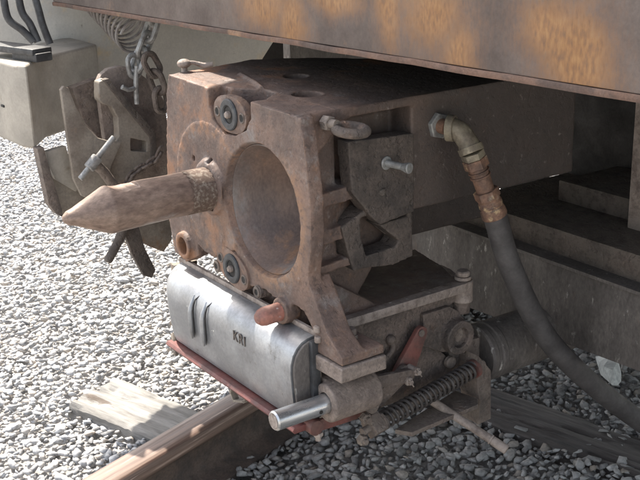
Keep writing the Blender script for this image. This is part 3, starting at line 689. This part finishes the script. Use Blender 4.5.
# foot under the flange
mb = MB(); mb.prism([(.236, -.005), (.316, -.005), (.316, .090), (.226, .090)], 'Z', -.243, -.2165); mb.box(.19, .24, .0, .06, -.255, -.20)
ft = cast('flange_foot', mb, [], .0022, 'tan', cp, 2, .0005)
p = at(350, 338, 'Z', -.198); mb = MB(); mb.nut(p, (0, 0, 1), .014, .006); mb.cyl(p+V(0, 0, .006), p+V(0, 0, .018), .0115, ch=.002); obj('foot_bolt', mb, 'cast', ft)
for px, py in ((317, 329), (318, 339)):
    p = at(px, py, 'Y', -.002); mb = MB(); mb.cyl(p-V(0, 0, .006), p+V(0, 0, .005), .0062, ch=.001); obj('tie_nut', mb, 'tan', ft)

# ---- steel cover with D shaped section
cv = []
prof = [(.004, -.190), (-.010, -.1915), (-.022, -.196), (-.032, -.204), (-.040, -.216), (-.0445, -.231), (-.0455, -.246), (-.0445, -.272), (-.042, -.300), (-.038, -.328), (-.033, -.342), (.006, -.345)]
mb = MB(); n = 48; rings = []
for i in range(n+1):
    x = -.252+.477*i/n; e = 0
    if i < 3: e = (3-i)*.004
    rings.append([mb.bm.verts.new((x, y+e*(1 if y < 0 else 0)+.0006*noise.noise(Vector((x*14, y*20, z*14))), z)) for y, z in prof])
for A, B in zip(rings, rings[1:]):
    for k2 in range(len(prof)): mb.bm.faces.new((A[k2], A[(k2+1) % len(prof)], B[(k2+1) % len(prof)], B[k2]))
mb.bm.faces.new(rings[0]); mb.bm.faces.new(rings[-1][::-1])
cover = obj('contact_box_cover', mb, 'cover', cp, sharp=40)
mb = MB(); mb.prism([(y*.93, -.268+(z+.268)*.95) for y, z in prof], 'X', .2255, .232); obj('end_cap', mb, 'beam2', cover, .002)
mb = MB(); mb.box(-.262, .234, .0055, .0115, -.352, -.181); obj('back_plate', mb, 'tan', cover)
mb = MB(); mb.box(.233, .243, -.012, .004, -.335, -.192); obj('side_seal', mb, 'black', cover, .001)
# raised ribs and slots at the left
for px in (190.5, 202):
    p = at(px, 290, 'Y', -.045)
    mb = MB(); pr = []
    for t in range(9):
        z = -.212-.011*t; y = -.036-.012*min(1, (abs(z)-.21)/.03); pr.append(V(p.x, y, z))
    mb.tube(pr, [.002, .004, .0055, .0062, .0062, .0062, .006, .005, .002], 12); obj('stamped_rib', mb, 'cover', cover)
    q = [V(p.x+.0115, a.y-.001, a.z+.006) for a in pr[1:]]
    q = [V(p.x+.026, -.0215, -.196)]+q
    mb = MB(); mb.tube(q, [.0008, .0013]+[.0015]*(len(q)-3)+[.0006], 8); obj('rib_slot', mb, 'black_hole', cover)
# letters
def text_mesh(body, size, ext):
    cu = bpy.data.curves.new('t', 'FONT'); cu.body = body; cu.size = size; cu.extrude = ext; cu.space_character = 1.18; cu.align_x = 'CENTER'; cu.align_y = 'CENTER'; cu.offset = 0
    to = bpy.data.objects.new('t', cu); COL.objects.link(to); bpy.context.view_layer.update()
    me = bpy.data.meshes.new_from_object(to.evaluated_get(bpy.context.evaluated_depsgraph_get())); bpy.data.objects.remove(to); return me
me = text_mesh('KRI', .025, .0008); p = at(239, 339, 'Y', -.0465)
me.transform(Matrix.Translation((p.x, -.0462, p.z)) @ Matrix.Rotation(R(90), 4, 'X') @ Matrix.Diagonal((1.05, 1.1, 1, 1)))
put('stamped_letters', me, 'cast_dark', cover)
# red strip under the cover, and the plates under it
mb = MB(); mb.prism([(-.046, -.346), (-.050, -.352), (-.046, -.358), (.0, -.358), (.0, -.346)], 'X', -.24, .232); obj('red_edge_strip', mb, 'redtrim', cover, .001)
mb = MB(); mb.bar(V(-.243, -.03, -.335), V(-.215, -.04, -.372), .012, .008, (0, 1, 0)); mb.box(-.285, -.268, -.004, .05, -.37, -.20); obj('left_end_bracket', mb, 'plate', cp, .002)
# drain hook that hangs below the cover
q = [at(235, 372, 'Y', .03), at(233, 392, 'Y', .03), at(236, 400, 'Y', .03), at(246, 401, 'Y', .03), at(249, 396, 'Y', .03), at(249, 380, 'Y', .03)]
mb = MB()
for a, b in zip(q, q[1:]): mb.bar(a, b, .005, .014, (0, 1, 0), .003)
obj('strap_hook', mb, 'plate', cp, .001)

# ---- boss and polished shaft
bx, bzz = .262, -.300
mb = MB(); mb.lathe([(0, .032), (.003, .0345), (.098, .0345), (.102, .031)], (bx, -.002, bzz-.001), (0, 1, 0), 64); mb.box(.16, .262, .01, .09, -.335, -.265)
c = MB(); c.cyl((bx, -.02, bzz), (bx, .03, bzz), .0182, seg=48)
bs = cast('shaft_boss', mb, [c], .0018, 'tan', cp, 2, .0004)
mb = MB(); mb.lathe([(0, .0150), (.003, .0172), (.13, .0172)], (bx, -.106, bzz-.001), (0, 1, 0), 48); sh = obj('polished_shaft', mb, 'bright', cp)
mb = MB(); mb.cyl((bx, -.1062, bzz-.001), (bx, -.1068, bzz-.001), .0135, seg=32); obj('shaft_end_face', mb, 'tan', sh)
mb = MB(); mb.cyl((bx+.0165, -.022, bzz-.004), (bx+.0178, -.022, bzz-.004), .0035, seg=16); obj('oil_hole', mb, 'black_hole', sh)

# ---- linkage
def link(p0, p1, w0, w1, x0, x1, m, nm, parent):
    """flat lever in the YZ plane with round ends"""
    d = Vector((p1[0]-p0[0], p1[1]-p0[1])); a = math.atan2(d.y, d.x); pts = []
    for i in range(9): t = a+math.pi/2+math.pi*i/8; pts.append((p0[0]+w0*math.cos(t), p0[1]+w0*math.sin(t)))
    for i in range(9): t = a-math.pi/2+math.pi*i/8; pts.append((p1[0]+w1*math.cos(t), p1[1]+w1*math.sin(t)))
    mb = MB(); mb.prism(pts, 'X', x0, x1); return obj(nm, mb, m, parent, .0012)
def yz(px, py, x): p = at(px, py, 'X', x); return (p.y, p.z)
rl = link(yz(421, 333, .20), yz(404, 372, .20), .0135, .024, .193, .203, 'red', 'red_lever', cp)
p = at(421, 333, 'X', .203); mb = MB(); mb.cyl(p, p+V(.004, 0, 0), .007, ch=.001); obj('pivot_pin', mb, 'cast', rl)
link(yz(374, 383, .23), yz(409, 376, .23), .012, .012, .222, .232, 'cast', 'connecting_link', cp)
link(yz(401, 372, .205), yz(366, 415, .215), .016, .012, .206, .216, 'cast', 'curved_lever', cp)
for px, py in ((408, 381), (416, 371)):
    p = at(px, py, 'X', .232); mb = MB(); mb.cyl(p-V(.02, 0, 0), p+V(.0, 0, 0), .007); mb.nut(p, (1, 0, 0), .0085, .006); mb.cyl(p+V(.006, 0, 0), p+V(.011, 0, 0), .0045)
    mb.bar(p+V(.009, -.006, .010), p+V(.009, .006, -.010), .002, .002, (1, 0, 0)); obj('link_bolt', mb, 'tan', cp)
# red lever under the shaft
mb = MB(); a, b = at(313, 426, 'X', .235), at(356, 412, 'X', .225); mb.bar(a, b, .014, .022, (0, 0, 1)); mb.cyl(a-V(.012, 0, 0), a+V(.012, 0, 0), .014)
mb.bar(at(352, 412, 'X', .222), at(372, 402, 'X', .215), .012, .026, (0, 0, 1)); obj('red_trip_lever', mb, 'red', cp, .002)
p = at(318, 432, 'X', .24); mb = MB(); mb.nut(p, (0, 0, -1), .009, .008); mb.cyl(p, p-V(0, 0, .016), .005); obj('trip_nut', mb, 'tan', cp)
# spring with its rod, end block and end bracket
s0, s1 = at(382, 421, 'X', .245), at(473, 369, 'X', .215); ax = (s1-s0).normalized(); u = ax.orthogonal().normalized(); v = ax.cross(u); L_ = (s1-s0).length
pts = []; turns = 20
for i in range(turns*18+1):
    t = i/(turns*18); a = 2*math.pi*turns*t; pts.append(s0+ax*(L_*t)+(u*math.cos(a)+v*math.sin(a))*.0150)
mb = MB(); mb.tube(pts, .0030, 8); obj('compression_spring', mb, 'dspring', cp)
mb = MB(); mb.cyl(s0-ax*.05, s1+ax*.03, .0075); obj('spring_rod', mb, 'cast', cp)
mb = MB(); mb.cyl(s0-ax*.006, s0, .018); mb.bar(s0-ax*.033, s0-ax*.006, .030, .034, v); mb.bar(s0-ax*.028+V(-.01, 0, .026), s0-ax*.012+V(-.01, 0, .046), .012, .03, (0, 1, 0))
blk = obj('spring_end_block', mb, 'cast', cp, .002)
for px, py in ((367, 419), (364, 441)):
    p = at(px, py, 'X', .262); mb = MB(); mb.nut(p-V(.01, 0, 0), (1, 0, 0), .010, .012); mb.cyl(p, p+V(.008, 0, 0), .005); obj('block_nut', mb, 'cast', blk)
mb = MB(); mb.cyl(s1-ax*.002, s1+ax*.006, .0185); obj('red_spring_washer', mb, 'red', cp)
br = MB(); br.prism([yz(470, 352, .2), yz(482, 366, .2), yz(482, 414, .2), yz(469, 420, .2), yz(471, 398, .2), yz(468, 380, .2)], 'X', .17, .226); obj('spring_end_bracket', br, 'cast', cp, .002)
mb = MB(); q = [at(395, 428, 'Z', -.42), at(410, 418, 'Z', -.42), at(455, 389, 'Z', -.42), at(478, 397, 'Z', -.42), at(478, 403, 'Z', -.42), at(412, 431, 'Z', -.42)]
mb.prism([(a.x-.0, a.y) for a in q], 'Z', -.432, -.423); obj('bottom_shelf_plate', mb, 'cast', cp, .0015)
# round release handle that sticks out below
a, b = at(432, 401, 'X', .205), at(507, 450, 'X', .345); dd = (b-a).normalized()
mb = MB(); mb.cyl(a, b-dd*.03, .0082, ch=.001); hd = obj('release_handle', mb, 'tan', cp)
mb = MB(); mb.cyl(b-dd*.032, b, .0092, ch=.001); mb.ring(b-dd*.036, dd, .0098, .007, .003); obj('handle_tip', mb, 'tan', hd)

# ---- draft tube that runs back under the vehicle
a = V(.155, .44, -.372); mb = MB()
mb.lathe([(0, .056), (.004, .0605), (.014, .0605), (.017, .058), (.026, .058), (.029, .0605), (.040, .0605), (.043, .0585), (1.3, .0585)], a, (0, 1, 0), 64)
obj('draft_tube', mb, 'beam2', cp)
mb = MB(); mb.box(-.05, .17, .36, .46, -.42, -.33); obj('tube_socket', mb, 'cast', cp, .006)

# ================================================================== AIR HOSE
hz = [at(437, 125, 'X', .192), None]
root = empty('air_hose', at(437, 125, 'X', .192), 'thick grey rubber air hose with brass elbow and rusty fittings, right of the coupler', 'hose')
pA = at(437, 125, 'X', .192)
mb = MB(); mb.nut(pA-V(.002, 0, 0), (1, 0, 0), .0245, .014); obj('hex_flange_nut', mb, 'greysteel', root, .001)
mb = MB(); mb.cyl(pA, pA+V(.030, 0, 0), .0135); obj('threaded_nipple', mb, 'rust', root)
e1 = pA+V(.034, 0, .0); el = []
def P3(px, py, x): return at(px, py, 'X', x)
c0, c1, c2 = e1, P3(463, 128, .246), P3(471, 150, .262)
for i in range(13):
    t = i/12; el.append(c0.lerp(c1, t).lerp(c1.lerp(c2, t), t))
mb = MB(); mb.tube(el, [.0205]*2+[.0185]*9+[.0205]*2, 28)
dA = (el[-1]-el[-2]).normalized(); dB = (el[1]-el[0]).normalized()
mb.ring(el[0]-dB*.004, dB, .0235, .012, .013); mb.ring(el[-1]-dA*.007, dA, .0225, .012, .012, 36)
obj('elbow', mb, 'brass', root)
f0 = el[-1]+dA*.004; f1 = P3(496, 219, .285); df = (f1-f0).normalized(); L_ = (f1-f0).length
mb = MB(); mb.nut(f0, df, .0215, .013); obj('brass_union_nut', mb, 'brass', root, .001)
mb = MB(); mb.nut(f0+df*.013, df, .0225, .018); mb.cyl(f0+df*.028, f0+df*(L_*.62), .0165); mb.ring(f0+df*.045, df, .019, .014, .004); mb.ring(f0+df*.036, df, .0195, .014, .003); obj('rusty_union', mb, 'rust', root, .001)
mb = MB(); mb.nut(f0+df*(L_*.56), df, .0235, .016); mb.lathe([(0, .0205), (.008, .0212), (.010, .0200), (.013, .0200), (.015, .0216), (.022, .0220), (.024, .0208), (.027, .0208), (.029, .0226), (L_*.42-.014, .0236), (L_*.42-.010, .0220)], f0+df*(L_*.62), df, 40); obj('hose_ferrule', mb, 'rust', root, .001)
ctl = [f1-df*.02, f1, P3(511, 268, .29), P3(545, 335, .295), P3(592, 384, .31), P3(650, 428, .34), P3(720, 470, .40)]
mb = MB(); hp = catmull(ctl); mb.tube(hp, .0215, 32); obj('rubber_hose', mb, 'rubber', root)

# ================================================================== LEFT-HAND GEAR
LX = -.70
# painted box
root = empty('equipment_box', at(40, 140, 'X', LX), 'khaki painted steel box hanging at the left edge, rounded corner', 'equipment box')
ZB = .165; a, b, c, d = [at(x, y, 'Z', ZB) for x, y in ((-60, 60), (18, 66), (38, 58), (97, 44))]
d2 = d+V(-.35, .0, 0); pl = [(b.x-.20, b.y-.01), (b.x-.02, b.y-.004), (b.x+.012, b.y+.014), (c.x+.0, c.y), (d.x, d.y), (d.x-.2, d.y+.0)]
ztop = ZB; zb = at(40, 147, 'X', b.x).z
mb = MB(); mb.prism(pl, 'Z', zb, ztop); bxo = obj('box_body', mb, 'boxp', root, .008, 40, 3)
p = at(3, 106, 'Y', b.y-.008); mb = MB(); mb.bar(V(p.x-.012, p.y+.002, p.z), V(p.x+.008, p.y+.002, p.z), .006, .008, (0, 1, 0)); obj('slot', mb, 'black_hole', root, .002)
# cable socket with three rubber cables
ztop = ZB
root = empty('cable_connector', at(35, 48, 'Z', ztop), 'black cable plug with three rubber cables on top of the khaki box', 'connector')
a, b = at(-8, 42, 'Z', ztop+.03), at(42, 48, 'Z', ztop+.03)
mb = MB(); mb.bar(a-V(0, 0, .008), b-V(0, 0, .008), .055, .016, (0, 0, 1)); mb.bar(a.lerp(b, .55)-V(0, 0, .020), b-V(0, 0, .020)+V(.01, 0, 0), .045, .02, (0, 0, 1)); obj('connector_body', mb, 'black', root, .004)
for q in ([(3, -6), (8, 18), (22, 30), (34, 42)], [(18, -6), (22, 12), (30, 24), (38, 42)], [(34, -6), (38, 8), (43, 26), (50, 44)]):
    mb = MB(); cc = [at(x, y, 'X', b.x+.01*i) for i, (x, y) in enumerate(q)]; mb.tube(catmull(cc, 8), .0085, 12); obj('rubber_cable', mb, 'black', root)
# beige panel
PX = -1.12
root = empty('side_panel', at(150, 70, 'X', PX), 'beige grey painted sheet panel behind the coil spring and chain', 'panel')
p0, p1, p2 = at(-20, 45, 'X', PX), at(300, 84, 'X', PX), at(20, -30, 'X', PX)
mb = MB(); mb.prism([(p0.y, p0.z-.12), (at(262, 90, 'X', PX).y, p1.z-.08), (at(262, 60, 'X', PX).y, at(262, 60, 'X', PX).z), (at(276, 38, 'X', PX).y, at(276, 38, 'X', PX).z), (at(276, 38, 'X', PX).y, .62), (p0.y, .62)], 'X', PX-.006, PX); obj('panel_sheet', mb, 'beige', root, .003)
mb = MB(); mb.box(-1.499, -1.485, .95, .98, -.2, .6); 
a, b = at(290, 50, 'X', -1.2), at(365, 72, 'X', -1.2); mb.bm.free()
root = empty('frame_bracket', (a+b)/2, 'grey steel bracket seen between the coupler top and the buffer beam', 'bracket')
mb = MB(); mb.prism([(a.y, a.z+.1), (b.y+.2, a.z+.1), (b.y+.2, b.z-.04), (a.y, b.z-.04)], 'X', -1.24, -1.2); obj('bracket_plate', mb, 'beam2', root, .003)
# hooked plates
root = empty('hook_plate_assembly', at(120, 190, 'X', LX), 'brown grey steel gear plates with a hook notch and square hole, left of the coupler', 'gear plate')
def plate(pts, x, t, m, nm, parent, cuts=()):
    mb = MB(); mb.prism(P2(pts, 'X', x), 'X', x-t, x)
    if cuts:
        cc = []
        for cpts in cuts: c = MB(); c.prism(P2(cpts, 'X', x), 'X', x-t-.02, x+.02); cc.append(c)
        return cast(nm, mb, cc, .0018, m, parent, 1)
    return obj(nm, mb, m, parent, .003)
plate([(97, 84), (101, 75), (108, 69), (120, 66), (131, 68), (142, 75), (154, 84), (164, 100), (172, 150), (172, 190), (120, 195), (105, 140)], LX-.05, .02, 'tan', 'rear_plate', root)
plate([(99, 82), (106, 79), (153, 137), (153, 160), (143, 170), (120, 182), (100, 190), (84, 184), (95, 160), (112, 150), (119, 136), (118, 118), (112, 107), (103, 104), (99, 100)], LX, .03, 'plate', 'hook_plate', root,
      [[(130.5, 138), (147, 141.5), (147, 152), (131, 151)]])
plate([(61, 90), (64, 86), (69, 88), (76, 106), (87, 127), (98, 138), (112, 142), (122, 142), (112, 165), (100, 205), (82, 196), (74, 180), (68, 140)], LX+.02, .014, 'plate', 'curved_arm_plate', root)
plate([(103, 80), (109, 78.5), (156, 133), (157, 163), (151, 165), (150.5, 138)], LX+.005, .02, 'cast_dark', 'edge_shadow_strip', root)  # dark strip that stands for the rear plate's shadow along the hook plate edge
plate([(72, 88), (98, 78), (100, 104), (112, 108), (118, 125), (116, 142), (100, 140), (84, 122)], LX-.09, .03, 'cast', 'rusty_backing_block', root)
plate([(46, 160), (66, 162), (120, 175), (172, 180), (172, 240), (164, 252), (150, 247), (130, 236), (95, 216), (62, 215), (52, 190)], LX-.06, .03, 'plate', 'lower_guard_plate', root)
plate([(37, 149), (44, 147), (52, 175), (62, 208), (64, 218), (56, 214), (49, 205)], LX-.02, .03, 'cast', 'slanted_strut', root)
plate([(46, 152), (66, 146), (72, 165), (84, 180), (76, 192), (56, 180), (50, 168)], LX-.04, .02, 'boxp', 'grey_tray', root)
# T handle screw
root = empty('t_handle_screw', at(97, 178, 'X', LX+.06), 'slim steel T handle on a threaded screw in front of the gear plates', 'screw handle')
X_ = LX+.09; mb = MB(); a, b = at(80, 179, 'X', X_), at(114, 137, 'X', X_); mb.cyl(a, b, .0065, ch=.001)
mb.cyl(a.lerp(b, .25), a.lerp(b, .52), .013, ch=.002); obj('handle_bar', mb, 'greysteel', root)
mb = MB(); mb.tube([a.lerp(b, .4), at(104, 172, 'X', X_-.02), at(122, 198, 'X', X_-.03)], .012, 12); obj('screw_shank', mb, 'cast', root)
# hanging rods under the horn
root = empty('hanging_strap', at(130, 225, 'X', LX+.05), 'dark flat steel strap and curved rod hanging below the gear plates', 'strap')
mb = MB(); mb.prism(P2([(118, 216), (136, 216), (145, 248), (156, 270), (152, 278), (144, 276), (133, 256)], 'X', LX+.05), 'X', LX+.035, LX+.05); obj('flat_strap', mb, 'cast_dark', root, .002)
mb = MB(); mb.tube(catmull([at(x, y, 'X', LX+.06) for x, y in ((124, 214), (122, 232), (116, 246), (107, 262))], 6), [.012]*10+[.011]*8+[.008], 12); obj('curved_rod', mb, 'cast_dark', root)
# coil spring
root = empty('coil_spring', at(140, 45, 'X', -.9), 'grey conical coil spring hanging in front of the beige panel', 'spring')
a, b = at(100, -6, 'X', -1.06), at(138, 38, 'X', -.80); ax = (b-a).normalized(); u = ax.cross(V(1, 0, 0)).normalized(); v = ax.cross(u); pts = []; turns = 11; 
L_ = (b-a).length
for i in range(turns*26+1):
    t = i/(turns*26); aa = 2*math.pi*turns*t; r = .054-.008*t; pts.append(a+ax*(L_*t)+(u*math.cos(aa)+v*math.sin(aa))*r)
mb = MB(); mb.tube(pts, .0038, 8); obj('coil', mb, 'spring', root)
# chain
def link_mesh(c, d, side, Lh, r, w, m, parent):
    """one oval link: c centre, d long axis, side the other axis of its plane"""
    d = d.normalized(); side = (side-d*side.dot(d)).normalized(); pts = []
    for i in range(28):
        a = 2*math.pi*i/28; k2 = math.copysign(1, math.sin(a))*(Lh-w) if abs(math.sin(a)) > 1e-6 else 0
        pts.append(c+d*(math.sin(a)*w+k2)+side*(math.cos(a)*w))
    mb = MB(); mb.tube(pts, r, 10, closed=True); return obj('chain_link', mb, m, parent)
root = empty('hanging_hook_chain', at(150, 27, 'X', -.70), 'grey steel chain with a small hook hanging below the buffer beam', 'chain')
X_ = -.70; cs = [(156, 12), (151, 29), (145, 45), (139, 60)]
cps = [at(x, y, 'X', X_) for x, y in cs]
for i, c in enumerate(cps):
    d = (cps[min(i+1, 3)]-cps[max(i-1, 0)]); s_ = V(.9, .3, 0) if i % 2 else V(-.35, .9, .25)
    link_mesh(c, d, s_, .030, .0070, .0165, 'greysteel', root)
a = at(134, 66, 'X', X_); link_mesh(a, V(0, .1, -1), V(-.2, 1, 0), .026, .006, .016, 'greysteel', root)
mb = MB(); mb.tube(catmull([at(x, y, 'X', X_+.01) for x, y in ((137, 66), (136, 82), (137, 104))], 5), .0062, 10); mb.tube([at(137, 88, 'X', X_+.01), at(128, 90, 'X', X_+.01), at(122, 87, 'X', X_+.01)], [.006, .005, .006], 10)
obj('hook', mb, 'greysteel', root)
root = empty('rusty_shackle_chain', at(152, 70, 'X', -.68), 'rusty brown chain links between the hook chain and coupler head', 'chain')
for i, (x, y, dx, dy) in enumerate(((152, 65, .5, -1), (157, 82, .3, -1), (161, 100, .1, -1))):
    c = at(x, y, 'X', -.68); link_mesh(c, V(0, dx, dy), V(.8, .5, 0) if i % 2 else V(-.2, .9, .2), .028, .0075, .017, 'cast', root)
root = empty('small_rusty_chain', at(145, 165, 'X', LX+.06), 'small rusty chain draped across the gear plates above the horn', 'chain')
cc = catmull([at(x, y, 'X', LX+.05) for x, y in ((161, 150), (155, 160), (143, 167), (133, 174), (127, 182))], 2)
for i in range(len(cc)-1):
    c = (cc[i]+cc[i+1])/2; link_mesh(c, cc[i+1]-cc[i], V(1, 0, .2) if i % 2 else V(.1, .4, 1), .015, .0032, .0085, 'cast', root)

# ================================================================== loose things on the ground
def lump(name, c, s, rz, m, label, cat, seed, sub=3):
    rnd = random.Random(seed); bm = bmesh.new()
    for j in range(16):
        v = Vector((rnd.gauss(0, 1), rnd.gauss(0, 1), rnd.gauss(0, 1))).normalized()*rnd.uniform(.85, 1.05); bm.verts.new((v.x*s[0], v.y*s[1], v.z*s[2]))
    bmesh.ops.convex_hull(bm, input=bm.verts[:])
    for v in [v for v in bm.verts if not v.link_faces]: bm.verts.remove(v)
    mb = MB(); mb.bm.free(); mb.bm = bm; o = obj(name, mb, m, None, .004, 20); o.location = c; o.rotation_euler.z = rz
    return tag(o, label, cat)
c = at(609, 368, 'Z', -.70); lump('stone', c, (.10, .034, .034), R(150), 'stone_white', 'white streaked rock lying in the ballast behind the hose', 'stone', 4)
for i, (px, py) in enumerate(((521, 429), (594, 459))):
    c = at(px, py, 'Z', -.728); mb = MB(); mb.bar(c-V(.016, .004, 0), c+V(.016, .004, .002), .010, .006, (0, 0, 1))
    o = obj('wood_chip', mb, 'wood', None, .001); tag(rebase(o, c), ('small tan wood splinter on the shaded ballast beside the release handle', 'small tan wood splinter on the shaded ballast below the dark sleeper')[i], 'wood chip', 'wood splinters on the ballast')
